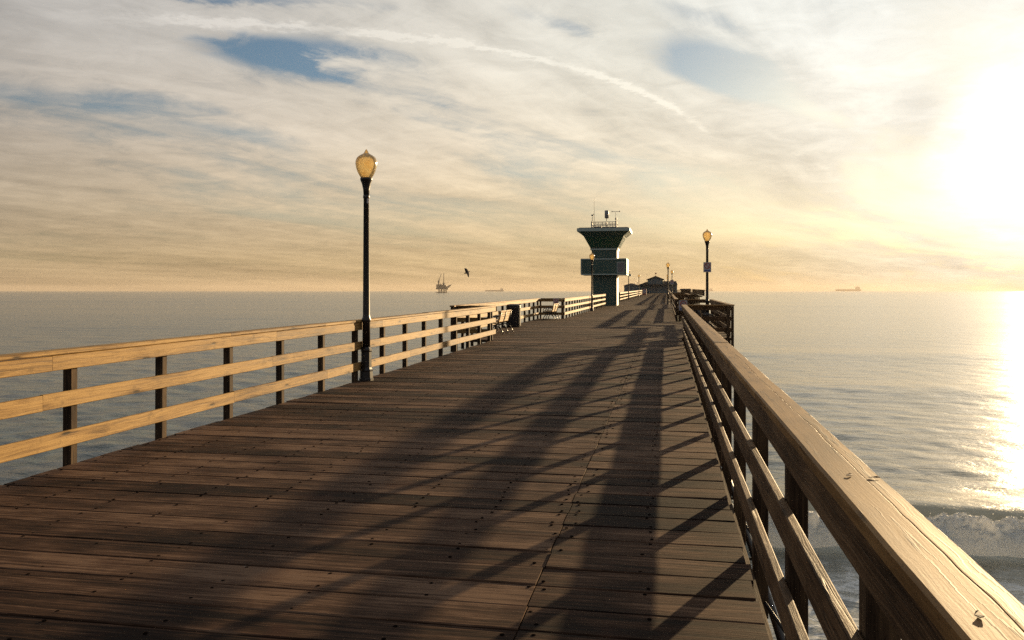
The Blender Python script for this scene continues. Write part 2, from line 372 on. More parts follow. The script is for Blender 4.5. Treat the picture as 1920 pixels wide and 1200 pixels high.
# ------------------------------------------------------------------ mesh helpers
class MB:
    def __init__(s): s.v, s.f, s.uv, s.mi, s.sm = [], [], [], [], []
    def face(s, idx, uvs, mi=0, sm=False):
        s.f.append(idx); s.uv.append(uvs); s.mi.append(mi); s.sm.append(sm)
    def board(s, p0, p1, up, w, h, ch=0.005, mi=0):
        """beam from p0 to p1; w across, h along 'up'; chamfered edges, uv in metres"""
        p0, p1, up = Vector(p0), Vector(p1), Vector(up)
        t = (p1 - p0); L = t.length; t = t.normalized()
        sd = t.cross(up).normalized(); up = sd.cross(t).normalized()
        hw, hh = w / 2, h / 2; c = min(ch, hw * 0.6, hh * 0.6)
        if c > 0: prof = [(-hw + c, -hh), (hw - c, -hh), (hw, -hh + c), (hw, hh - c), (hw - c, hh), (-hw + c, hh), (-hw, hh - c), (-hw, -hh + c)]
        else: prof = [(-hw, -hh), (hw, -hh), (hw, hh), (-hw, hh)]
        n = len(prof); b = len(s.v); uo, vo = random.random() * 40, random.random() * 40
        for e in (p0, p1):
            for a, z in prof: s.v.append(tuple(e + sd * a + up * z))
        per = 0
        for i in range(n):
            j = (i + 1) % n; l = math.dist(prof[i], prof[j])
            s.face((b + i, b + n + i, b + n + j, b + j), ((uo, vo + per), (uo + L, vo + per), (uo + L, vo + per + l), (uo, vo + per + l)), mi)
            per += l
        s.face(tuple(b + n + i for i in range(n - 1, -1, -1)), tuple((uo + prof[i][0] * .2, vo + prof[i][1]) for i in range(n - 1, -1, -1)), mi)
        s.face(tuple(b + i for i in range(n)), tuple((uo + prof[i][0] * .2, vo + prof[i][1]) for i in range(n)), mi)
        return s
    def box(s, x0, x1, y0, y1, z0, z1, ch=0.0, mi=0):
        return s.board(((x0 + x1) / 2, (y0 + y1) / 2, z0), ((x0 + x1) / 2, (y0 + y1) / 2, z1), (0, 1, 0), x1 - x0, y1 - y0, ch, mi)
    def hexa(s, lo, hi, mi=0):
        """lo, hi: four corners each, counter-clockwise seen from above"""
        b = len(s.v); s.v += [tuple(p) for p in lo] + [tuple(p) for p in hi]
        for q in ((3, 2, 1, 0), (4, 5, 6, 7), (0, 1, 5, 4), (1, 2, 6, 5), (2, 3, 7, 6), (3, 0, 4, 7)):
            s.face(tuple(b + i for i in q), ((0, 0), (1, 0), (1, 1), (0, 1)), mi)
        return s
    def prism(s, poly, y0, y1, mi=0):
        """(x,z) outline pushed along y"""
        b = len(s.v); n = len(poly)
        for y in (y0, y1): s.v += [(x, y, z) for x, z in poly]
        for i in range(n):
            j = (i + 1) % n; s.face((b + i, b + j, b + n + j, b + n + i), ((0, 0), (1, 0), (1, 1), (0, 1)), mi)
        s.face(tuple(b + i for i in range(n - 1, -1, -1)), tuple((0, 0) for _ in range(n)), mi)
        s.face(tuple(b + n + i for i in range(n)), tuple((0, 0) for _ in range(n)), mi)
        return s
    def lathe(s, prof, seg=24, ctr=(0, 0, 0), mi=0, smooth=True, cap=True):
        b = len(s.v); n = len(prof)
        for r, z in prof:
            for k in range(seg):
                a = 2 * math.pi * k / seg
                s.v.append((ctr[0] + r * math.cos(a), ctr[1] + r * math.sin(a), ctr[2] + z))
        for i in range(n - 1):
            for k in range(seg):
                k2 = (k + 1) % seg
                s.face((b + i * seg + k, b + i * seg + k2, b + (i + 1) * seg + k2, b + (i + 1) * seg + k), ((0, 0), (1, 0), (1, 1), (0, 1)), mi, smooth)
        if cap:
            s.face(tuple(b + k for k in range(seg - 1, -1, -1)), tuple((0, 0) for _ in range(seg)), mi)
            s.face(tuple(b + (n - 1) * seg + k for k in range(seg)), tuple((0, 0) for _ in range(seg)), mi)
        return s
    def tube(s, pts, r, seg=8, mi=0):
        pts = [Vector(p) for p in pts]; b = len(s.v); n = len(pts)
        rr = r if isinstance(r, (list, tuple)) else [r] * n
        for i, p in enumerate(pts):
            t = (pts[min(i + 1, n - 1)] - pts[max(i - 1, 0)]).normalized()
            a = t.cross(Vector((0, 0, 1)) if abs(t.z) < 0.95 else Vector((1, 0, 0))).normalized(); c = t.cross(a)
            for k in range(seg):
                q = 2 * math.pi * k / seg; s.v.append(tuple(p + (a * math.cos(q) + c * math.sin(q)) * rr[i]))
        for i in range(n - 1):
            for k in range(seg):
                k2 = (k + 1) % seg
                s.face((b + i * seg + k2, b + i * seg + k, b + (i + 1) * seg + k, b + (i + 1) * seg + k2), ((0, 0), (1, 0), (1, 1), (0, 1)), mi, True)
        s.face(tuple(b + k for k in range(seg)), tuple((0, 0) for _ in range(seg)), mi)
        s.face(tuple(b + (n - 1) * seg + k for k in range(seg - 1, -1, -1)), tuple((0, 0) for _ in range(seg)), mi)
        return s
    def build(s, name, mats, parent=None):
        me = bpy.data.meshes.new(name); me.from_pydata(s.v, [], s.f); me.update()
        if not isinstance(mats, (list, tuple)): mats = [mats]
        for m in mats: me.materials.append(m)
        me.polygons.foreach_set('material_index', s.mi); me.polygons.foreach_set('use_smooth', s.sm)
        ul = me.uv_layers.new(name='UVMap')
        ul.data.foreach_set('uv', [c for f in s.uv for uv in f for c in uv])
        o = bpy.data.objects.new(name, me); COL.objects.link(o)
        if parent: o.parent = parent
        return o


def tag(o, label, cat, group=None):
    o['label'] = label; o['category'] = cat
    if group: o['group'] = group
    return o


def thing(name, label, cat, loc=(0, 0, 0), rz=0.0, group=None):
    o = bpy.data.objects.new(name, None); COL.objects.link(o); o.empty_display_size = 0.2
    o.location = loc; o.rotation_euler = (0, 0, rz)
    return tag(o, label, cat, group)


def copy_thing(src, loc, rz, label):
    r = src.copy(); COL.objects.link(r); r.location = loc; r.rotation_euler = (0, 0, rz); r['label'] = label
    for ch in list(src.children):
        c = ch.copy(); COL.objects.link(c); c.parent = r
        for g in list(ch.children):
            e = g.copy(); COL.objects.link(e); e.parent = c
    return r


def dz(v): return S_RISE * v
def sstep(a, b, x):
    t = max(0.0, min(1.0, (x - a) / (b - a))); return t * t * (3 - 2 * t)
def left_edge(v): return -5.62 + 0.15 * sstep(4, 17, v)
RIGHT_EDGE = 0.54
PIER_END = 300.0
BAY_L, BAY_R, BAY_R2 = (25.9, 44.2), (28.3, 41.5), (69.0, 86.0)
BAY_LU, BAY_RU = -6.85, 2.12


# ------------------------------------------------------------------ the deck
def build_deck():
    mb = MB(); mb2 = MB()
    v = -3.0; row = 0
    seam0 = -0.72
    while v < PIER_END:
        pitch = 0.305 + random.uniform(-0.012, 0.012)
        gap = random.uniform(0.006, 0.014); w = pitch - gap
        vc = v + pitch / 2; z = dz(vc)
        lu = left_edge(vc) - random.uniform(0.0, 0.03); ru = RIGHT_EDGE - 0.045 - random.uniform(0.0, 0.02)
        if BAY_L[0] + .1 < vc < BAY_L[1]: lu = BAY_LU
        if BAY_R[0] + .1 < vc < BAY_R[1]: ru = BAY_RU
        if BAY_R2[0] + .1 < vc < BAY_R2[1]: ru = 1.85
        if 76 < vc < 95: lu = -8.0
        if vc > 205: lu, ru = -15.0, 9.0
        seam = seam0 - 0.0012 * vc + random.uniform(-0.006, 0.006)
        for a, b in ((lu, seam - 0.004), (seam + 0.004, ru)):
            t = random.uniform(-0.004, 0.004); dv = random.uniform(-0.004, 0.004) if a > -1 else 0
            zz = z - 0.04 + random.uniform(-0.003, 0.002)
            mb.board((a, vc + dv, zz + t), (b, vc + dv, zz - t), (0, 0, 1), w, 0.08, 0.006 if vc < 60 else 0.0)
        if vc < 26 and vc > 1.5:
            k = 0
            for k in range(-9, 3):
                for q in ((-0.055, 0.055) if k == 0 else (0.0,)):
                    jx = seam0 + 0.6 * k + q
                    if jx < lu + .05 or jx > ru - .02: continue
                    for e in (-0.32, 0.32):
                        if random.random() < 0.15: continue
                        nx, ny = jx + random.uniform(-.035, .035), vc + e * w + random.uniform(-.03, .03)
                        if abs(nx - seam) < 0.02: nx += 0.04 if nx > seam else -0.04
                        mb2.lathe([(0.0115, -0.004), (0.0115, 0.0006), (0.007, 0.0012)], 7, (nx, ny, z + 0.0015), 0, False)
        v += pitch; row += 1
    d = mb.build('pier_deck', M['deck']); d['kind'] = 'structure'
    n = mb2.build('deck_nails', M['nail'], d); n['kind'] = 'stuff'
    # joists, cross beams and piles
    mb = MB()
    for k in range(-8, 3):
        u = seam0 + 0.6 * k
        for a, b in ((-3, 75), (75, 150), (150, 225), (225, 299)):
            mb.board((u, a, dz(a) - 0.235), (u, b - .01, dz(b) - 0.235), (0, 0, 1), 0.1, 0.29, 0)
    for v in range(0, 300, 6):
        mb.board((-6.9 if 24 < v < 45 else -5.7, v, dz(v) - 0.56), (2.0 if 26 < v < 43 or 68 < v < 87 else 0.5, v, dz(v) - 0.56), (0, 0, 1), 0.3, 0.32, 0.02)
        for u in (-5.3, -3.4, -1.5, 0.2):
            mb.tube([(u, v, dz(v) - 0.73), (u - 0.05, v, -9)], [0.17, 0.19], 10)
    for v in range(210, 300, 10):
        mb.board((-14.8, v, dz(v) - 0.56), (8.8, v, dz(v) - 0.56), (0, 0, 1), 0.3, 0.32, 0.02)
        for u in (-13, -9, 4, 8):
            mb.tube([(u, v, dz(v) - 0.73), (u, v, -9)], [0.17, 0.19], 8)
    b = mb.build('pier_substructure', M['post']); b['kind'] = 'structure'
build_deck()


# ------------------------------------------------------------------ railings
def railing(label, segs, spacing=1.43, first=0.0, ch=0.006, shaded=False, split=False):
    """segs: list of (A, B, n): from A to B in plan, n = unit normal towards the deck. Three rails inside the posts, a flat cap on top."""
    A0 = segs[0][0]
    root = thing('wooden_railing', label, 'railing', (A0[0], A0[1], dz(A0[1])))
    ox = Vector((A0[0], A0[1], dz(A0[1])))
    caps, tops, mids, lows = MB(), MB(), MB(), MB()
    for si, (A, B, n) in enumerate(segs):
        A3 = Vector((A[0], A[1], dz(A[1]))) - ox; B3 = Vector((B[0], B[1], dz(B[1]))) - ox
        n3 = Vector((n[0], n[1], 0)); t = (B3 - A3); L = t.length; t.normalize()
        up = Vector((0, 0, 1))
        def run(mb, off, zc, thick, h, chm, ext=0.0, blen=(3.6, 5.2), jz=0.004):
            a = -ext; end = L + ext
            a += 0.0
            while a < end - 0.01:
                b = a + random.uniform(*blen)
                if end - b < 1.2: b = end
                j0, j1 = random.uniform(-jz, jz), random.uniform(-jz, jz); jo = random.uniform(-0.002, 0.002)
                mb.board(A3 + t * a + n3 * (off + jo) + up * (zc + j0), A3 + t * (b - 0.004) + n3 * (off + jo) + up * (zc + j1), up, thick, h, chm)
                a = b
        e = 0.0 if len(segs) == 1 else -0.045
        if split: split_cap(caps, A3 - n3 * 0.03 + up * 1.086, t, n3, L)
        else: run(caps, -0.03, 1.086, 0.165, 0.044, 0.009, -0.11 if (len(segs) > 1 and si != 1) else 0.0)
        run(tops, 0.020, 0.992, 0.040, 0.140, ch, e)
        run(mids, 0.020, 0.640, 0.040, 0.146, ch, e)
        run(lows, 0.020, 0.268, 0.040, 0.146, ch, e)
        d = first if len(segs) == 1 else 0.10
        cnt = max(1, round((L - d - 0.1) / spacing)); sp = (L - d - 0.1) / cnt if len(segs) > 1 or first == 0 else spacing
        while d < L - 0.03:
            p = A3 + t * d - n3 * 0.051
            mb = MB(); tw = random.uniform(-0.012, 0.012)
            mb.board(p + up * -0.42, p + t * tw + up * 1.062, n3, 0.092, 0.092, 0.006)
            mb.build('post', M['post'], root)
            d += sp
    caps.build('cap_board', M['cap'], root)
    rm = M['shaded_rail' if shaded else 'rail']  # right-hand rails take the copy with shade painted in
    tops.build('top_rail', rm, root)
    mids.build('middle_rail', rm, root)
    lows.build('bottom_rail', rm, root)
    return root


def split_cap(mb, o, t, n, L):
    """cap boards with one long drying split running down each"""
    a = 0.0; hw, hh, c = 0.0825, 0.022, 0.009; up = Vector((0, 0, 1))
    while a < L - 0.01:
        b = min(L, a + random.uniform(3.8, 5.0))
        if L - b < 1.2: b = L
        sd = random.random() * 50; c0 = random.uniform(-0.022, -0.006); uo, vo = random.random() * 40, random.random() * 40
        k = max(2, int((b - a) / 0.035)); dzj = random.uniform(-.003, .003)
        for side in (0, 1):
            base = len(mb.v); N = 7
            for i in range(k + 1):
                s = a + (b - 0.005 - a) * i / k
                w = c0 + 0.020 * mn.noise((s * .5, sd, 0)) + 0.006 * mn.noise((s * 4, sd, 3)) + 0.004 * mn.noise((s * 13, sd, 6))
                g = max(0.0001, 0.0005 + 0.0016 * mn.noise((s * 1.1, sd, 9)))
                e1 = 0.002 * mn.noise((s * 3, sd, 12)); e2 = 0.004 * mn.noise((s * 2.2, sd, 15))
                dip = 0.003 * mn.noise((s * .8, sd, 20)) + dzj
                if side: pr = [(w + g, -hh), (hw + e1, -hh), (hw + e1, hh - c), (hw - c + e1, hh - 0.001), (w + g + .004, hh), (w + g + .0012, hh - .0002), (w + g, hh - .001)]
                else: pr = [(-hw + e2, -hh), (w - g, -hh), (w - g, hh - .001), (w - g - .0012, hh - .0002), (w - g - .004, hh), (-hw + c + e2, hh - .001), (-hw + e2, hh - c)]
                for x, z in pr: mb.v.append(tuple(o + t * s + n * x + up * (z + dip)))
            for i in range(k):
                s0, s1 = (b - a) * i / k, (b - a) * (i + 1) / k
                p = base + i * N; q = p + N; per = 0
                for j in range(N):
                    j2 = (j + 1) % N
                    l = (Vector(mb.v[p + j]) - Vector(mb.v[p + j2])).length
                    mb.face((p + j, q + j, q + j2, p + j2), ((uo + s0, vo + per), (uo + s1, vo + per), (uo + s1, vo + per + l), (uo + s0, vo + per + l)))
                    per += l
            mb.face(tuple(base + j for j in range(N)), ((uo, vo),) * N); e = base + k * N
            mb.face(tuple(e + j for j in range(N - 1, -1, -1)), ((uo, vo),) * N)
        a = b


RI, LI = (-1, 0), (1, 0)
E = RIGHT_EDGE
# left run up to the first bay, in three bends
def left_pts(a, b, k):
    return [(left_edge(a + (b - a) * i / k), a + (b - a) * i / k) for i in range(k + 1)]


def left_railing_near():
    pts = left_pts(2.66, 25.95, 8)
    root = thing('wooden_railing', 'sunlit golden three-rail wooden railing along the near left edge behind the big lamp', 'railing', (pts[0][0], pts[0][1], dz(pts[0][1])), 0, 'wooden railings of the pier')
    ox = Vector((pts[0][0], pts[0][1], dz(pts[0][1])))
    def at(v): return Vector((left_edge(v), v, dz(v))) - ox
    up = Vector((0, 0, 1)); n3 = Vector((1, 0, 0))
    for name, off, zc, th, h, chm, m in (('cap_board', -0.03, 1.086, 0.165, 0.044, 0.009, 'rail'), ('top_rail', 0.02, 0.992, 0.04, 0.14, 0.006, 'rail'),
                                         ('middle_rail', 0.02, 0.640, 0.04, 0.146, 0.006, 'rail'), ('bottom_rail', 0.02, 0.268, 0.04, 0.146, 0.006, 'rail')):
        mb = MB(); a = 2.66 + random.uniform(0, 0.6) - 0.6
        while a < 25.9:
            b = a + random.choice((2.86, 4.29, 4.29)); b = 25.95 if 25.95 - b < 1.3 else b
            j0, j1 = random.uniform(-.004, .004), random.uniform(-.004, .004)
            mb.board(at(a) + n3 * off + up * (zc + j0), at(b - .004) + n3 * off + up * (zc + j1), up, th, h, chm)
            a = b
        mb.build(name, M[m], root)
    v = 6.965 - 1.413 * 3
    while v < 25.95:
        p = at(v) - n3 * 0.051; mb = MB(); tw = random.uniform(-.012, .012)
        mb.board(p + up * -0.42, p + Vector((0, tw, 1.062)), n3, 0.092, 0.092, 0.006); mb.build('post', M['post'], root)
        v += 1.413
left_railing_near()
LE = left_edge(60)
G = 'wooden railings of the pier'
rails = [
    railing('U-shaped wooden railing of the left bay round the bench and dark bin', [((LE, BAY_L[0] + .06), (BAY_LU, BAY_L[0] + .06), (0, 1)), ((BAY_LU, BAY_L[0]), (BAY_LU, BAY_L[1]), LI), ((BAY_LU, BAY_L[1] - .06), (LE, BAY_L[1] - .06), (0, -1))]),
    railing('short golden wooden railing between the left bay and the green tower', [((LE, BAY_L[1] + .02), (LE, 75.6), LI)], 1.43, 0.06),
    railing('far golden wooden railing on the left between the green tower and the restaurant', [((LE, 98.0), (LE, 205.0), LI)], 1.5, 0.06),
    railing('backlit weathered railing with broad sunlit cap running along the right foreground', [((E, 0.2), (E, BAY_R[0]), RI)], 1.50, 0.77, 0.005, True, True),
    railing('dark backlit U-shaped railing of the near right bay under the lamp with a sign', [((E, BAY_R[0] + .08), (BAY_RU, BAY_R[0] + .08), (0, 1)), ((BAY_RU, BAY_R[0]), (BAY_RU, BAY_R[1]), RI), ((BAY_RU, BAY_R[1] - .06), (E, BAY_R[1] - .06), (0, -1))], shaded=True),
    railing('right railing between the two dark right-hand bays', [((E - .1, BAY_R[1] + .02), (E - .1, BAY_R2[0]), RI)], 1.43, 0.06, shaded=True),
    railing('dark U-shaped railing of the second, farther right bay', [((E, BAY_R2[0] + .08), (1.85, BAY_R2[0] + .08), (0, 1)), ((1.85, BAY_R2[0]), (1.85, BAY_R2[1]), RI), ((1.85, BAY_R2[1] - .06), (E, BAY_R2[1] - .06), (0, -1))], shaded=True),
    railing('farthest right railing running out to the pier head', [((E - .1, BAY_R2[1] + .02), (E - .1, 205.0), RI)], 1.5, 0.06, shaded=True),
    railing('dark railing round the right half of the pier head beside the restaurant', [((E, 205.06), (9.0, 205.06), (0, 1)), ((9.0, 205.0), (9.0, 298.0), RI)], 2.0, shaded=True),
]
for r in rails: r['group'] = G


# ------------------------------------------------------------------ street lamps
def lamp_proto():
    root = thing('street_lamp', '', 'street lamp', (0, 0, 0), 0, 'acorn street lamps along the pier')
    mb = MB(); mb.lathe([(0.135, 0), (0.135, 0.035), (0.122, 0.05), (0.116, 0.17), (0.124, 0.19), (0.108, 0.21), (0.096, 0.24), (0.094, 0.52), (0.105, 0.54), (0.105, 0.57), (0.078, 0.61)], 8, smooth=False)
    mb.build('base', M['iron'], root)
    mb = MB(); mb.lathe([(0.072, 0.61), (0.070, 1.06), (0.084, 1.08), (0.084, 1.12), (0.068, 1.15), (0.064, 1.2), (0.051, 3.31), (0.060, 3.32), (0.060, 3.36), (0.052, 3.38)], 16)
    mb.build('pole', M['iron'], root)
    mb = MB(); mb.lathe([(0.052, 3.38), (0.060, 3.48), (0.082, 3.58), (0.106, 3.64), (0.112, 3.655), (0.112, 3.685), (0.10, 3.69)], 16)
    mb.build('globe_holder', M['iron'], root)
    prof = [(0.098, 3.69), (0.125, 3.73), (0.160, 3.80), (0.184, 3.87), (0.196, 3.94), (0.194, 3.99), (0.178, 4.04), (0.150, 4.075), (0.105, 4.105), (0.065, 4.125), (0.042, 4.145), (0.030, 4.17), (0.016, 4.195), (0.004, 4.21)]
    g = MB().lathe(prof, 32, cap=False).build('globe', M['globe'], root)
    mb = MB(); mb.box(0.045, 0.058, -0.022, 0.022, 3.22, 3.31, 0.003); mb.build('number_plate', M['sign_white'], root)
    return root


LAMPS = [  # u, v, label
    (-5.375, 14.17, 'tall black street lamp with amber acorn globe standing at the near left railing'),
    (-5.30, 59.2, 'street lamp with glowing globe standing in front of the green tower'),
    (-5.2, 115.0, 'distant street lamp just right of the green tower on the left railing'),
    (-5.2, 158.0, 'far small street lamp left of the restaurant behind the far left railing'),
    (1.72, 36.3, 'street lamp with a sign on its pole in the near right bay'),
    (0.14, 83.0, 'street lamp on the right deck edge before the second bay, its full pole in view'),
    (0.75, 119.0, 'distant right-hand street lamp with a small sign on its pole'),
    (0.2, 158.0, 'tiny far street lamp on the right just before the restaurant gable'),
    (0.2, 200.0, 'farthest tiny street lamp on the right, above the restaurant wing roof'),
]
proto = lamp_proto()
for i, (u, v, lab) in enumerate(LAMPS):
    if i == 0:
        proto.location = (u, v, dz(v)); proto['label'] = lab; proto.rotation_euler = (0, 0, R(-35))
    else:
        copy_thing(proto, (u, v, dz(v)), R(random.uniform(-40, 40)), lab)


# ------------------------------------------------------------------ signs
def sign(u, v, z, w, h, label, depth=0.02):
    root = thing('warning_sign', label, 'sign', (u, v, z), R(4), 'warning signs')
    MB().box(-w / 2, w / 2, -depth / 2, depth / 2, -h / 2, h / 2, 0.004).build('panel', M['sign_white'], root)
    mb = MB(); rr = w * 0.34; yb = -depth / 2
    n = 20
    for k in range(n):
        a0, a1 = 2 * math.pi * k / n, 2 * math.pi * (k + 1) / n
        cz = h * 0.14
        mb.board((rr * math.cos(a0), yb - .002, cz + rr * math.sin(a0)), (rr * math.cos(a1), yb - .002, cz + rr * math.sin(a1)), (0, 1, 0), w * 0.09, 0.004, 0)
    mb.board((-rr * .7, yb - .0045, h * .14 + rr * .7), (rr * .7, yb - .0045, h * .14 - rr * .7), (0, 1, 0), w * 0.09, 0.004, 0)
    mb.build('prohibition_ring', M['sign_red'], root)
    MB().box(-w * .38, w * .38, yb - .004, yb - .0005, -h * .42, -h * .26, 0).build('lower_bar', M['sign_blue'], root)
    return root
sign(1.72, 36.3 - 0.075, 2.56 + dz(36), 0.33, 0.43, 'square warning sign halfway up the lamp pole in the near right bay')
sign(0.75, 119.0 - 0.075, 2.45 + dz(119), 0.45, 0.62, 'small warning sign on the pole of the distant right-hand lamp')
sign(-5.90, BAY_L[1] - 0.15, 0.93 + dz(44), 0.29, 0.35, 'purplish sign on the far railing of the left bay above the bench')
sign(0.80, BAY_R[1] - 0.15, 0.80 + dz(41), 0.40, 0.50, 'pale sign where the near right bay meets the deck railing')


# ------------------------------------------------------------------ benches
def bench_proto():
    """faces +x (local), length along y"""
    root = thing('park_bench', '', 'bench', group='wood and iron benches in the bays')
    L = 2.0
    def frame(y):
        mb = MB()
        mb.tube([(-0.34, y, 0.0), (-0.31, y, 0.10), (-0.22, y, 0.24), (-0.14, y, 0.38), (-0.16, y, 0.46)], 0.022)
        mb.tube([(-0.14, y, 0.38), (0.0, y, 0.40), (0.2, y, 0.41), (0.30, y, 0.43)], 0.022)
        mb.tube([(0.28, y, 0.0), (0.27, y, 0.12), (0.20, y, 0.24), (0.05, y, 0.33), (-0.12, y, 0.30), (-0.24, y, 0.20)], 0.020)
        mb.tube([(0.28, y, 0.42), (0.29, y, 0.52), (0.24, y, 0.61), (0.12, y, 0.635), (-0.05, y, 0.63), (-0.21, y, 0.62)], 0.019)
        mb.tube([(0.2, y, 0.5), (0.14, y, 0.57), (0.05, y, 0.55), (0.06, y, 0.48), (0.13, y, 0.45)], 0.012)
        mb.tube([(-0.15, y, 0.40), (-0.20, y, 0.55), (-0.28, y, 0.82)], 0.022)
        mb.lathe([(0.04, 0), (0.03, 0.02)], 10, (-0.34, y, 0)); mb.lathe([(0.04, 0), (0.03, 0.02)], 10, (0.28, y, 0))
        mb.build('iron_frame', M['iron'], root)
    for y in (-L / 2 + .06, 0, L / 2 - .06): frame(y)
    for a, b in ((-L / 2, -0.02), (0.02, L / 2)):
        mb = MB()
        for k in range(5):
            f = k / 4; x = -0.185 - 0.10 * f; z = 0.47 + 0.34 * f
            mb.board((x + .03, a, z), (x + .03, b, z), (-0.28, 0, 1), 0.028, 0.074, 0.006)
        mb.build('backrest', M['bench_wood'], root)
        mb = MB()
        for k in range(5):
            x = -0.11 + 0.095 * k; mb.board((x, a, 0.44 + .006 * k), (x, b, 0.44 + .006 * k), (0, 0, 1), 0.078, 0.03, 0.006)
        mb.build('seat', M['bench_wood'], root)
    return root
bp = bench_proto()
bp.location = (-6.12, 29.85, dz(29.85)); bp.rotation_euler = (0, 0, R(180)); bp['label'] = 'wood and iron bench seen from behind beside the dark bin in the left bay'
copy_thing(bp, (-5.95, 42.6, dz(42.6)), R(180), 'farther bench in side view under the sign at the end of the left bay')
copy_thing(bp, (1.52, 33.3, dz(33.3)), R(0), 'dark bench glimpsed through the railing of the near right bay')


# ------------------------------------------------------------------ bins
def bin_proto():
    root = thing('litter_bin', '', 'trash can', group='dark litter bins in the bays')
    mb = MB(); mb.lathe([(0.27, 0), (0.29, 0.03), (0.30, 0.80), (0.315, 0.82), (0.315, 0.86), (0.30, 0.87)], 28)
    for k in range(28):
        a = 2 * math.pi * k / 28; mb.box(0.302 * math.cos(a) - .012, 0.302 * math.cos(a) + .012, 0.302 * math.sin(a) - .012, 0.302 * math.sin(a) + .012, 0.06, 0.78, 0)
    mb.build('body', M['plastic_dark'], root)
    MB().lathe([(0.32, 0.875), (0.325, 0.90), (0.27, 0.96), (0.15, 0.985), (0.15, 0.97)], 28).build('lid', M['plastic_dark'], root)
    return root
tb = bin_proto(); tb.location = (-6.47, 34.6, dz(34.6)); tb['label'] = 'dark round litter bin right of the near bench in the left bay'
copy_thing(tb, (1.30, 34.9, dz(34.9)), 0, 'dark litter bin at the foot of the lamp in the near right bay')


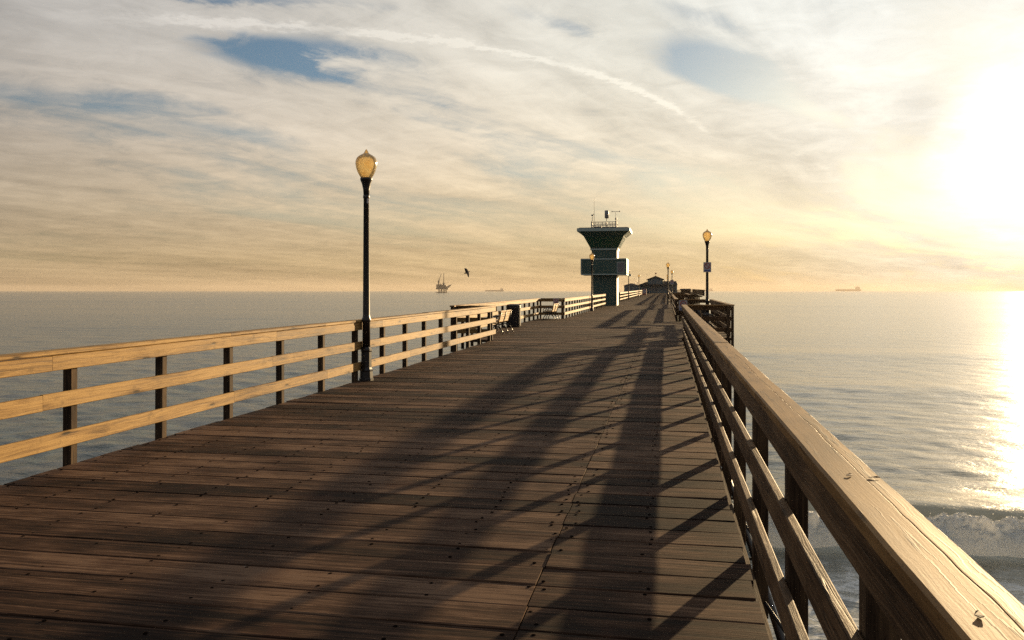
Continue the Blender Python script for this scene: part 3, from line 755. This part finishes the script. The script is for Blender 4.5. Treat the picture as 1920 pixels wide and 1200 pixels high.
# ------------------------------------------------------------------ lifeguard tower
def tower():
    v0 = 76.5
    root = thing('lifeguard_tower', 'dark green lifeguard tower with flared glazed cab on the left of the pier', 'tower', (-5.72, v0, dz(v0)))
    W, D = 2.30, 2.75                       # shaft
    cy = D / 2
    def blk(name, x0, x1, y0, y1, z0, z1, m, par=root, ch=0.0): return MB().box(x0, x1, y0, y1, z0, z1, ch).build(name, M[m], par)
    sh = blk('shaft', -W / 2, W / 2, 0, D, -0.3, 2.95, 'dark_green')
    for x in (-W / 2 + .02, W / 2 - .02): MB().box(x - .05, x + .05, -0.03, -0.003, -0.3, 2.94, 0).build('corner_trim', M['dark_green'], sh)
    MB().box(W / 2 + .003, W / 2 + .03, 0.0, D, -0.3, 2.94, 0).build('sunlit_side', M['cream'], sh)  # thin face on the sunward side, warm sunlight put into its colour
    MB().box(-0.45, 0.45, -0.028, -0.003, -0.25, 2.0, 0).build('door', M['dark_green'], sh)
    # balcony box
    bw = 4.15 / 2
    b = blk('balcony', -bw, bw, -0.7, D + 0.7, 2.95, 4.26, 'dark_green')
    MB().box(-bw - .03, bw + .03, -0.74, D + .74, 4.262, 4.36, 0.01).build('coping', M['trim'], b)
    mb = MB(); mb.box(-bw - .02, bw + .02, -0.73, D + .73, 2.85, 2.948, 0.01); mb.build('base_trim', M['trim'], b)
    for x in (-bw, bw): MB().box(x - .04, x + .04, -0.735, -0.703, 2.95, 4.26, 0).build('corner_trim', M['trim'], b)
    MB().box(bw + .003, bw + .03, -0.70, D + .7, 2.95, 4.258, 0).build('sunlit_side', M['cream'], b)  # sunward face of the balcony, sunlight painted as cream
    fr = MB().box(1.22, 1.92, -0.735, -0.703, 3.03, 4.05, 0.004).build('hatch', M['trim'], b)
    MB().box(1.27, 1.87, -0.745, -0.737, 3.08, 4.00, 0).build('pane', M['grey_panel'], fr)
    # neck
    nw = 2.32 / 2
    n = blk('neck', -nw, nw, 0.1, D - .1, 4.36, 5.18, 'dark_green')
    MB().box(nw + .003, nw + .03, 0.1, D - .1, 4.36, 5.18, 0).build('sunlit_side', M['cream'], n)  # sunward face of the neck, same painted sunlight
    MB().box(-nw - .12, nw + .12, -0.02, D + .02, 5.18, 5.32, 0.01).build('sill_trim', M['trim'], root)
    # flared cab
    def ring(hw, e, z): return [(-hw, -e, z), (hw, -e, z), (hw, D + e, z), (-hw, D + e, z)]
    c = MB().hexa(ring(1.25, 0.0, 5.32), ring(1.86, 0.62, 6.46)).build('cab_wall', M['dark_green'], root)
    for k in range(4):
        mb = MB()
        a0, a1 = -1 + 0.5 * k + .04, -1 + 0.5 * (k + 1) - .04
        def pf(s, t, o): z = 5.32 + 1.14 * t; hw = 1.25 + .61 * t; return (hw * s, -0.62 * t - o, z)
        mb.hexa([pf(a0, .12, 0.0), pf(a0, .12, .02), pf(a1, .12, .02), pf(a1, .12, 0)][::-1], [pf(a0, .9, 0.0), pf(a0, .9, .02), pf(a1, .9, .02), pf(a1, .9, 0)][::-1])
        mb.build('window', M['green_pane'], c)
    for k in range(4):
        mb = MB()
        a0, a1 = 0.04 + .24 * k, 0.04 + .24 * k + .2
        def pf(s, t, o): z = 5.32 + 1.14 * t; e = .62 * t; return (1.25 + .61 * t + o, -e + s * (D + 2 * e), z)
        mb.hexa([pf(a0, .12, 0.0), pf(a0, .12, .02), pf(a1, .12, .02), pf(a1, .12, 0)], [pf(a0, .9, 0.0), pf(a0, .9, .02), pf(a1, .9, .02), pf(a1, .9, 0)])
        mb.build('window', M['green_pane'], c)
    MB().hexa(ring(1.88, 0.64, 6.463), ring(2.34, 1.06, 6.86)).build('eave', M['dark_green'], root)
    rf = MB().hexa(ring(2.42, 1.14, 6.863), ring(2.42, 1.14, 7.15)).build('roof', M['trim'], root)
    MB().hexa(ring(2.30, 1.0, 7.153), ring(2.2, .9, 7.22)).build('roof_deck', M['roof_dark'], rf)
    # roof railing
    mb = MB(); x0, x1, y0, y1, z0 = -1.15, 1.1, 0.2, 2.5, 7.22
    for z in (7.50, 7.80): mb.tube([(x0, y0, z), (x1, y0, z), (x1, y1, z), (x0, y1, z), (x0, y0, z)], 0.035, 6)
    for x in np.linspace(x0, x1, 8):
        for y in (y0, y1): mb.tube([(x, y, z0), (x, y, 7.80)], 0.03, 6)
    mb.build('roof_railing', M['steel'], root)
    mb = MB(); mb.box(-1.22, -1.08, .13, .27, 7.22, 7.86, .01); mb.box(1.03, 1.17, .13, .27, 7.22, 7.9, .01); mb.box(-1.0, -.25, .5, 1.1, 7.22, 7.42, .02); mb.build('roof_box', M['steel'], root)
    mb = MB(); mb.tube([(-1.12, .2, 7.8), (-1.12, .2, 8.2), (-1.0, .2, 8.45), (-0.98, .2, 8.6)], 0.03, 6); mb.tube([(-0.94, .25, 7.2), (-0.94, .25, 9.9), (-0.90, .25, 10.02)], [0.022, 0.014, 0.01], 6)
    mb.box(-1.2, -1.0, .1, .3, 8.38, 8.50, .01)
    mb.build('whip_antenna', M['steel'], root)
    mb = MB(); mb.tube([(0.17, 1.0, 7.2), (0.17, 1.0, 8.22)], 0.035, 8); mb.lathe([(0.12, 8.2), (0.19, 8.22), (0.19, 8.92), (0.16, 8.95)], 18, (0.17, 1.0, 0)); mb.build('siren', M['steel'], root)
    mb = MB(); mb.tube([(1.06, .3, 7.8), (1.06, .3, 8.78)], 0.022, 6); mb.tube([(0.72, .3, 8.76), (1.42, .3, 8.76)], 0.022, 6)
    mb.lathe([(0.05, 8.72), (0.06, 8.76), (0.02, 8.84)], 8, (0.72, .3, 0)); mb.lathe([(0.05, 8.72), (0.06, 8.76), (0.02, 8.84)], 8, (1.42, .3, 0)); mb.box(1.0, 1.16, .22, .38, 8.0, 8.16, .01)
    mb.build('wind_vane', M['steel'], root)
    # small floodlight on the balcony's right side
    mb = MB(); mb.tube([(bw, -0.5, 3.0), (bw + .28, -0.5, 2.92)], 0.03, 6); mb.box(bw + .2, bw + .45, -0.62, -0.42, 2.72, 2.92, .02); mb.build('floodlight', M['trim'], root)
tower()


# ------------------------------------------------------------------ pier-end buildings
def restaurant():
    v0 = 255.0; g = dz(v0)
    root = thing('restaurant_building', 'low teal restaurant with central gable and dark roof at the end of the pier', 'building', (-3.3, v0, g))
    zr = lambda z: z - g
    mb = MB(); mb.prism([(-2.35, -0.2), (2.2, -0.2), (2.2, zr(5.1)), (0, zr(5.95)), (-2.35, zr(5.1))], 0, 14); w = mb.build('wall', M['teal'], root)
    mb = MB()
    for sx, ex in ((-1, -2.75), (1, 2.6)):
        mb.board((0, -0.6, 0), (0, 14.6, 0), (0, 0, 1), .01, .01, 0) if False else None
    mb.prism([(-2.8, zr(4.98)), (0, zr(6.02)), (2.65, zr(4.98)), (2.65, zr(5.16)), (0, zr(6.22)), (-2.8, zr(5.16))][::-1], -0.7, 14.7)
    rf = mb.build('roof', M['roof_dark'], root)
    mb = MB(); mb.tube([(0, 0.2, zr(6.1)), (0, 0.2, zr(7.3))], 0.05, 6); mb.board((-0.25, .2, zr(7.0)), (0.3, .2, zr(7.0)), (0, 0, 1), .04, .3, 0); mb.build('roof_vane', M['red'], rf)
    for x in (-0.75, 0.75):
        f = MB().box(x - .68, x + .62, -0.05, -0.003, zr(3.95), zr(5.0), 0).build('window', M['trim'], root)
        mb = MB()
        for k in range(2): mb.box(x - .62 + k * .62, x - .06 + k * .62, -0.062, -0.053, zr(4.0), zr(4.95), 0)
        mb.build('pane', M['blue_pane'], f)
    MB().hexa([(-2.7, -1.6, zr(3.25)), (2.6, -1.6, zr(3.25)), (2.6, -0.01, zr(3.6)), (-2.7, -0.01, zr(3.6))], [(-2.7, -1.6, zr(3.45)), (2.6, -1.6, zr(3.45)), (2.6, -0.01, zr(3.8)), (-2.7, -0.01, zr(3.8))]).build('awning', M['roof_dark'], root)
    for k in range(6):
        x = -2.2 + k * 0.74
        f = MB().box(x, x + .62, -0.05, -0.003, 0.05 if k in (3, 4) else .7, 2.15, 0).build('door' if k in (3, 4) else 'window', M['trim' if k == 4 else 'teal'], root)
        MB().box(x + .07, x + .55, -0.06, -0.053, .2 if k in (3, 4) else .78, 2.07, 0).build('pane', M['blue_pane'], f)
    # wings
    MB().box(2.2, 6.3, 0.6, 13, -0.2, zr(3.45), 0).build('wing_wall', M['teal'], root)
    MB().hexa([(2.21, -0.1, zr(3.4)), (6.6, -0.1, zr(3.4)), (6.6, 13.6, zr(3.4)), (2.21, 13.6, zr(3.4))], [(2.21, 1.6, zr(4.62)), (6.2, 1.6, zr(4.62)), (6.2, 12, zr(4.62)), (2.21, 12, zr(4.62))]).build('wing_roof', M['roof_dark'], root)
    MB().box(6.303, 6.45, 0.55, 13, -0.2, zr(3.40), 0).build('wing_end_wall', M['cream'], root)
    for k in range(3): MB().box(2.6 + k * 1.2, 3.5 + k * 1.2, 0.55, 0.597, .9, 2.0, 0).build('window', M['blue_pane'], root)
    MB().box(-5.2, -2.36, 0.6, 12, -0.2, zr(3.2), 0).build('wing_wall', M['teal'], root)
    MB().hexa([(-5.5, -0.2, zr(3.2)), (-2.37, -0.2, zr(3.2)), (-2.37, 12.4, zr(3.2)), (-5.5, 12.4, zr(3.2))], [(-5.5, -0.1, zr(3.42)), (-2.37, -0.1, zr(4.55)), (-2.37, 12.3, zr(4.55)), (-5.5, 12.3, zr(3.42))]).build('wing_roof', M['roof_dark'], root)
    for x in (-2.5, 2.42):
        mb = MB(); mb.tube([(x, -0.1, zr(4.0)), (x, -0.5, zr(4.05))], .03, 6); mb.lathe([(0.02, -.2), (.2, -.1), (.24, .03), (.18, .17), (.02, .22)], 14, (x, -0.55, zr(4.05)), cap=False); mb.build('wall_lamp', M['globe'], root)
    for x, z in ((2.6, 5.4), (5.0, 5.1)):
        mb = MB(); mb.tube([(x, 3, zr(4.5)), (x, 3, zr(z))], .09, 8); mb.build('roof_vent', M['steel'], root)
restaurant()


def hut():
    v0 = 248.0; g = dz(v0)
    root = thing('fishing_hut', 'small blue-windowed hut with hipped dark roof left of the restaurant', 'hut', (-10.45, v0, g))
    MB().box(-2.1, 2.1, 0, 4, -0.2, 2.25, 0).build('wall', M['teal'], root)
    MB().hexa([(-2.45, -0.4, 2.25), (2.45, -0.4, 2.25), (2.45, 4.4, 2.25), (-2.45, 4.4, 2.25)], [(-0.25, 1.6, 2.95), (0.25, 1.6, 2.95), (0.25, 2.4, 2.95), (-0.25, 2.4, 2.95)]).build('roof', M['roof_dark'], root)
    for k in range(3):
        f = MB().box(-1.75 + k * 1.2, -.7 + k * 1.2, -0.05, -0.003, .75, 1.85, 0).build('window', M['trim'], root)
        MB().box(-1.68 + k * 1.2, -.77 + k * 1.2, -0.06, -0.053, .82, 1.78, 0).build('pane', M['blue_pane'], f)
hut()
# antenna poles behind the hut and a red cabinet by the far left rail
for x, h, lab in ((-8.9, 5.1, 'thin bare pole rising right behind the hut'), (-9.75, 4.4, 'shorter thin bare pole rising from behind the hut roof')):
    mb = MB(); mb.tube([(0, 0, -0.05), (0, 0, h)], [.07, .05], 8); mb.lathe([(.02, h), (.09, h + .03), (.02, h + .1)], 8)
    o = mb.build('flagpole', M['steel']); o.location = (x, 256.0, dz(256.0)); tag(o, lab, 'pole', 'bare poles by the hut')
t = thing('vending_cabinet', 'small faded red cabinet at the end of the far left railing', 'cabinet', (-5.0, 190.0, dz(190)))
MB().box(-.45, .45, -.35, .35, 0, 1.35, .04).build('body', M['red'], t); MB().box(-.36, .36, -.366, -.353, .3, 1.2, 0).build('door', M['sign_white'], t)
t = thing('kiosk_shelter', 'low dark shelter on the right of the pier head behind the far bay', 'shelter', (5.0, 224.0, dz(224)))
for x in (-1.2, 1.2):
    for y in (-1, 1): MB().box(x - .08, x + .08, y - .08, y + .08, -.05, 1.0, 0).build('post', M['post'], t)
MB().box(-1.15, 1.15, -.9, .9, 0, .95, .02).build('counter', M['post'], t)
MB().hexa([(-1.6, -1.3, 1.0), (1.5, -1.3, 1.0), (1.5, 1.3, 1.0), (-1.6, 1.3, 1.0)], [(-1.3, -1, 1.35), (1.2, -1, 1.35), (1.2, 1, 1.35), (-1.3, 1, 1.35)]).build('roof', M['roof_dark'], t)


# ------------------------------------------------------------------ service pipe hung outside the right edge
t = thing('service_pipe', 'thin dark service pipe with struts hung outside the right railing', 'pipe', (RIGHT_EDGE + .2, 0.2, 0))
mb = MB(); mb.tube([(0, 0, -.62), (0.0, 28, -.52)], .03, 10); mb.tube([(.09, 0, -.66), (.09, 28, -.56)], .018, 8); mb.build('pipe', M['iron'], t)
for k in range(12):
    y = 0.9 + 2.1 * k
    mb = MB(); mb.tube([(-.14, y, -.25), (.13, y + .02, -.66 + .0039 * y)], .012, 6); mb.tube([(-.14, y, -.66), (.15, y, -.66 + .0039 * y)], .012, 6); mb.build('strut', M['iron'], t)

# bits lying on the cap of the near right railing
def bit(u, v, rz, n, lab):
    mb = MB(); L = 0.018
    pts = [(-L, 0, .001), (-L * .4, L * .5, .001), (L * .5, L * .3, .003), (L, 0, .001), (L * .4, -L * .3, .001), (-L * .5, -L * .4, .002)]
    b = len(mb.v); mb.v += pts + [(x, y, z + .0015) for x, y, z in pts]
    k = len(pts); mb.face(tuple(range(k - 1, -1, -1)), tuple((0, 0) for _ in range(k))); mb.face(tuple(range(k, 2 * k)), tuple((0, 0) for _ in range(k)))
    for i in range(k): j = (i + 1) % k; mb.face((i, j, k + j, k + i), ((0, 0),) * 4)
    o = mb.build('dry_leaf', M['leaf']); o.location = (u, v, 1.1088 + dz(v)); o.rotation_euler = (0, 0, rz); tag(o, lab, 'leaf', 'leaf scraps on the railing cap')
bit(0.556, 2.68, 0.9, 0, 'dark leaf scrap on the right railing cap, on its deck side, beside another')
bit(0.622, 2.66, 0.1, 0, 'dark leaf scrap at the sea-side edge of the right railing cap')
bit(0.545, 1.58, 1.3, 0, 'reddish leaf scrap nearest the camera on the right railing cap')


# ------------------------------------------------------------------ bird
def bird():
    D = 110.0; th = R(YAW); xr = (875 - 960) / 1536 * D
    u = xr * math.cos(th) - D * math.sin(th); v = xr * math.sin(th) + D * math.cos(th); z = EYE + (545 - 511) / 1536 * D
    mb = MB(); prof = [(0.004, -.42), (.03, -.36), (.05, -.30), (.10, -.12), (.105, .05), (.07, .2), (.045, .28), (.055, .34), (.045, .39), (.02, .43), (.012, .52), (.003, .58)]
    mb.tube([(y, 0, .02 * math.sin(y * 4)) for r, y in prof], [r for r, y in prof], 12)
    for s in (1, -1):
        st = [(0.0, .05, .24, .02), (.25, .16, .22, .07), (.5, .20, .18, .10), (.75, .10, .12, .2), (.98, -.06, .03, .3)]
        b = len(mb.v)
        for d, z0, c, sw in st:
            for q, (dx_, dz_) in enumerate(((.45, 0), (0.1, .018), (-.55, 0), (.1, -.006))):
                mb.v.append((.1 - sw * .4 + dx_ * c * 1.7, s * (.05 + d * .72), z0 * 1.5 + dz_))
        for i in range(len(st) - 1):
            for q in range(4):
                q2 = (q + 1) % 4; f = (b + 4 * i + q, b + 4 * i + q2, b + 4 * i + 4 + q2, b + 4 * i + 4 + q)
                mb.face(f if s < 0 else f[::-1], ((0, 0),) * 4, 0, True)
        e = b + 4 * (len(st) - 1); mb.face((e, e + 1, e + 2, e + 3), ((0, 0),) * 4)
    o = mb.build('flying_gull', M['feather']); o.location = (u, v, z)
    o.rotation_euler = (R(62), R(-22), R(20)); tag(o, 'dark seabird in flight, wings spread, above the horizon right of the oil rig', 'bird')
bird()


# ------------------------------------------------------------------ far out at sea
def cam_xy(px, D):
    th = R(YAW); xr = (px - 960) / 1536 * D
    return xr * math.cos(th) - D * math.sin(th), xr * math.sin(th) + D * math.cos(th)


def oil_platform():
    D = 3000.0; u, v = cam_xy(830, D)
    root = thing('oil_platform', 'grey offshore oil platform with two masts on the horizon', 'oil rig', (u, v, SEA_Z), R(YAW))
    mb = MB()
    for x in (-13, -4, 5, 13):
        for y in (-10, 10): mb.tube([(x * 1.12, y, -3), (x, y, 13)], 1.3, 8)
    for x0, x1 in ((-13, -4), (-4, 5), (5, 13)):
        mb.tube([(x0, -10, 1), (x1, -10, 12)], .7, 6); mb.tube([(x1, -10, 1), (x0, -10, 12)], .7, 6)
    mb.build('jacket', M['rig'], root)
    MB().box(-24, 14, -9, 9, 0.0, 2.6, .2).build('boat_landing', M['rig'], root)
    MB().box(-23, 22, -16, 16, 12.2, 17, .3).build('deck', M['rig'], root)
    mb = MB(); mb.box(-22, -2, -14, 14, 17.01, 31, .3); mb.box(-1.5, 14, -14, 14, 17.01, 28, .3); mb.box(-16, -6, -15, -14.1, 18, 26, 0); mb.build('module', M['rig'], root)
    mb = MB(); mb.hexa([(14, -12, 17.01), (24, -12, 19), (24, 12, 19), (14, 12, 17.01)], [(18, -12, 25), (33, -12, 31), (33, 12, 31), (18, 12, 25)]); mb.build('helideck', M['rig'], root)
    mb = MB(); mb.tube([(4, 0, 28), (4, 0, 72)], [1.9, 1.1], 6); mb.box(0, 8, -4, 4, 28.1, 36, 0); mb.build('derrick', M['rig'], root)
    mb = MB(); mb.tube([(-15, 0, 28), (-15, 0, 42)], 2.0, 8); mb.tube([(-15, 0, 40), (-5, 0, 70)], [1.6, 1.0], 6); mb.box(-18, -11, -3, 3, 36, 44, 0); mb.tube([(-16, 0, 43), (-15, 0, 55)], .5, 6); mb.build('crane', M['rig'], root)
    mb = MB(); mb.tube([(12, 0, 23), (12, 0, 38)], .6, 6); mb.tube([(-9, 0, 28), (-9, 0, 36)], 1.2, 6); mb.build('stack', M['rig'], root)
oil_platform()


def ship(px, D, L, flip, lab):
    u, v = cam_xy(px, D)
    root = thing('cargo_ship', lab, 'ship', (u, v, SEA_Z), R(YAW) + (math.pi if flip else 0), 'ships on the horizon')
    h = L / 2; b = L * .07
    mb = MB(); lo = [(-h * .97, -b), (h * .90, -b), (h * .96, 0), (h * .90, b), (-h * .97, b)]; hi = [(-h, -b), (h * .93, -b), (h * 1.03, 0), (h * .93, b), (-h, b)]
    k = len(lo); mb.v += [(x, y, -4) for x, y in lo] + [(x, y, L * .062) for x, y in hi]
    mb.face(tuple(range(k - 1, -1, -1)), ((0, 0),) * k); mb.face(tuple(range(k, 2 * k)), ((0, 0),) * k)
    for i in range(k): j = (i + 1) % k; mb.face((i, j, k + j, k + i), ((0, 0),) * 4)
    mb.build('hull', M['ship'], root)
    z = L * .062
    hs = MB(); hs.box(-h * .88, -h * .62, -b * .8, b * .8, z + .1, z + L * .085, 0); hs.box(-h * .82, -h * .66, -b * .8, b * .8, z + L * .0855, z + L * .11, 0); hs.build('deckhouse', M['ship_white'], root)
    mb = MB(); mb.tube([(-h * .74, 0, z + L * .11), (-h * .74, 0, z + L * .16)], L * .006, 6); mb.box(-h * .93, -h * .885, -b * .3, b * .3, z + .1, z + L * .105, 0); mb.build('funnel', M['ship'], root)
    mb = MB()
    for q in (-.3, .05, .4, .75): mb.tube([(h * q, 0, z), (h * q, 0, z + L * .035)], L * .008, 6)
    mb.box(-h * .55, h * .85, -b * .5, b * .5, z + .1, z + L * .012, 0)
    mb.build('deck_gear', M['ship'], root)
ship(927, 8500, 195, True, 'faint grey cargo ship on the horizon right of the bird')
ship(1590, 13000, 400, True, 'long pale tanker on the horizon over the bright water at right')
ship(1321, 13300, 270, True, 'very faint ship on the horizon behind the right bay lamp pole')


# ------------------------------------------------------------------ sea
def build_sea():
    rng = np.random.default_rng(3)
    r = [3.0]
    while r[-1] < 14000:
        x = r[-1]; r.append(x * (1.0085 if x < 250 else 1.03 if x < 2500 else 1.12))
    r = np.array(r)
    a_front = np.arange(-60, 46, 0.16); a_back = np.arange(46, 300, 3.0)
    az = np.radians(np.concatenate([a_front, a_back]))
    RR, AA = np.meshgrid(r, az, indexing='ij')
    x = RR * np.sin(AA); y = RR * np.cos(AA); z = np.zeros_like(x)
    cell = RR * 0.0085 * 1.1
    for i in range(70):
        lam = 0.45 * (11 / 0.45) ** (i / 69)
        d = R(rng.normal(195, 32)); k = 2 * math.pi / lam; amp = 0.0046 * lam ** 0.68 * rng.uniform(.5, 1.2)
        if lam > 4: amp *= 0.4
        fade = np.clip((lam / cell - 2.0) / 2.0, 0, 1)
        ph = k * (x * math.sin(d) + y * math.cos(d)) + rng.uniform(0, 6.28)
        grp = 0.6 + 0.4 * np.sin(x * 0.05 * rng.uniform(.5, 2) + y * 0.07 * rng.uniform(.5, 2) + rng.uniform(0, 6))
        z += amp * fade * grp * (np.sin(ph) + 0.25 * np.cos(2 * ph))
    z *= 2.3 - 1.55 / (1 + np.exp(-(x - 4) / 3.0))
    # long swells, and the breaking wave on the right
    for v0, wd, h in ((64, 6, .28), (104, 8, .25)):
        cr = v0 + 2.5 * np.sin(x * .05 + v0) + 0.06 * x; z += h * np.exp(-((y - cr) / wd) ** 2) * (1 / (1 + np.exp(-(x - 1) / 2)))
    cr = 28.9 + 0.10 * (x - 4) + 0.45 * np.sin(x * 0.35 + 1.0) + .25 * np.sin(x * .9)
    dd = y - cr
    ampx = 0.72 / (1 + np.exp(-(x - 0.5) / 1.2)) * (0.9 + 0.1 * np.sin(x * .5))
    prof = np.where(dd < 0, np.exp(-(dd / 1.45) ** 2), np.exp(-(dd / 3.2) ** 2))
    z = z * (1 - 0.5 * prof * (x > 0)) + ampx * prof
    n0, n1 = x.shape
    vs = np.stack([x, y, z + SEA_Z], -1).reshape(-1, 3)
    i = np.arange(n0 - 1)[:, None]; j = np.arange(n1)[None, :]; j2 = (j + 1) % n1
    f = np.stack([i * n1 + j, (i + 1) * n1 + j, (i + 1) * n1 + j2, i * n1 + j2], -1).reshape(-1, 4)[:, ::-1]
    me = bpy.data.meshes.new('sea'); me.vertices.add(len(vs)); me.vertices.foreach_set('co', vs.ravel())
    me.loops.add(f.size); me.loops.foreach_set('vertex_index', f.ravel().astype(np.int32))
    me.polygons.add(len(f)); me.polygons.foreach_set('loop_start', np.arange(0, f.size, 4, dtype=np.int32))
    me.update(calc_edges=True)
    me.polygons.foreach_set('use_smooth', np.ones(len(f), dtype=bool))
    # close the hole under the camera
    me.materials.append(M['sea'])
    o = bpy.data.objects.new('sea', me); COL.objects.link(o); o['kind'] = 'structure'
build_sea()


def build_foam():
    """tumbling white water at the foot of the breaking wave"""
    vs, fs = [], []
    nu, nv = 620, 60
    for i in range(nu):
        u = -2.5 + 33 * i / (nu - 1)
        cr = 28.9 + 0.10 * (u - 4) + 0.45 * math.sin(u * 0.35 + 1.0) + .25 * math.sin(u * .9)
        front = cr - 3.3 + 0.45 * mn.noise((u * .5, 1.0, 0)) + .25 * mn.noise((u * 1.6, 5.0, 0))
        hgt = 0.74 + 0.22 * mn.noise((u * .6, 9.0, 0)) + .12 * mn.noise((u * 2.1, 2, 0))
        wid = 1.9
        hgt *= sstep(-2.5, 1.5, u)
        for j in range(nv):
            t = j / (nv - 1)
            a = math.pi * t
            yy = front + wid * (1 - math.cos(a)) / 2; zz = hgt * math.sin(a) ** 0.6 if 0 < t < 1 else 0
            if t > .5: zz = max(zz * (1 - .3 * (t - .5)), 0)
            p = Vector((u, yy, zz))
            w = min(1, 4 * t) if t < .5 else 1
            dn = mn.fractal(p * 1.9 + Vector((3, 0, 0)), 0.75, 2.1, 5)
            dm = abs(mn.noise(p * 4.5)) + .6 * abs(mn.noise(p * 10.0)) + .4 * abs(mn.noise(p * 21.0))
            zz += (0.24 * dn + 0.17 * (dm - .25)) * w * sstep(-2.5, 1.0, u)
            yy += -0.14 * dn * w - .10 * (dm - .2) * w
            vs.append((u + .08 * mn.noise(p * 3 + Vector((0, 7, 0))), yy, SEA_Z + zz - (0.12 if t in (0, 1) else 0.02)))
    for i in range(nu - 1):
        for j in range(nv - 1):
            a = i * nv + j; fs.append((a, a + nv, a + nv + 1, a + 1))
    # flying droplets and clots along the lip
    for k in range(180):
        u = random.uniform(0, 30); cr = 28.9 + 0.10 * (u - 4) + 0.45 * math.sin(u * 0.35 + 1.0) + .25 * math.sin(u * .9)
        c = Vector((u, cr - 2.2 + random.gauss(0, .45), SEA_Z + .75 + abs(random.gauss(0, .22)))); r = random.uniform(.008, .024)
        b = len(vs)
        vs += [tuple(c + Vector(q) * r) for q in ((1, 0, 0), (-1, 0, 0), (0, 1, 0), (0, -1, 0), (0, 0, 1.2), (0, 0, -1))]
        fs += [(b, b + 2, b + 4), (b + 2, b + 1, b + 4), (b + 1, b + 3, b + 4), (b + 3, b, b + 4), (b + 2, b, b + 5), (b + 1, b + 2, b + 5), (b + 3, b + 1, b + 5), (b, b + 3, b + 5)]
    me = bpy.data.meshes.new('wave_foam'); me.from_pydata(vs, [], fs); me.update(); me.materials.append(M['foam'])
    me.polygons.foreach_set('use_smooth', [True] * len(fs))
    o = bpy.data.objects.new('wave_foam', me); COL.objects.link(o); o['kind'] = 'stuff'
    tag(o, 'white tumbling foam of the wave breaking beside the right railing', 'foam')
build_foam()


# ------------------------------------------------------------------ haze over the sea
def build_haze():
    mb = MB(); mb.box(-15000, 15000, -15000, 15000, SEA_Z - 4.5, 95, 0)
    m = bpy.data.materials.new('sea_haze'); m.use_nodes = True; nt = m.node_tree; nt.nodes.clear()
    out = nt.nodes.new('ShaderNodeOutputMaterial'); pv = nt.nodes.new('ShaderNodeVolumePrincipled')
    pv.inputs['Color'].default_value = (0.66, 0.58, 0.50, 1); pv.inputs['Density'].default_value = 0.000055; pv.inputs['Anisotropy'].default_value = 0.25
    nt.links.new(pv.outputs[0], out.inputs['Volume'])
    o = mb.build('haze', m); o['kind'] = 'stuff'
HAZE = True
if HAZE: build_haze()
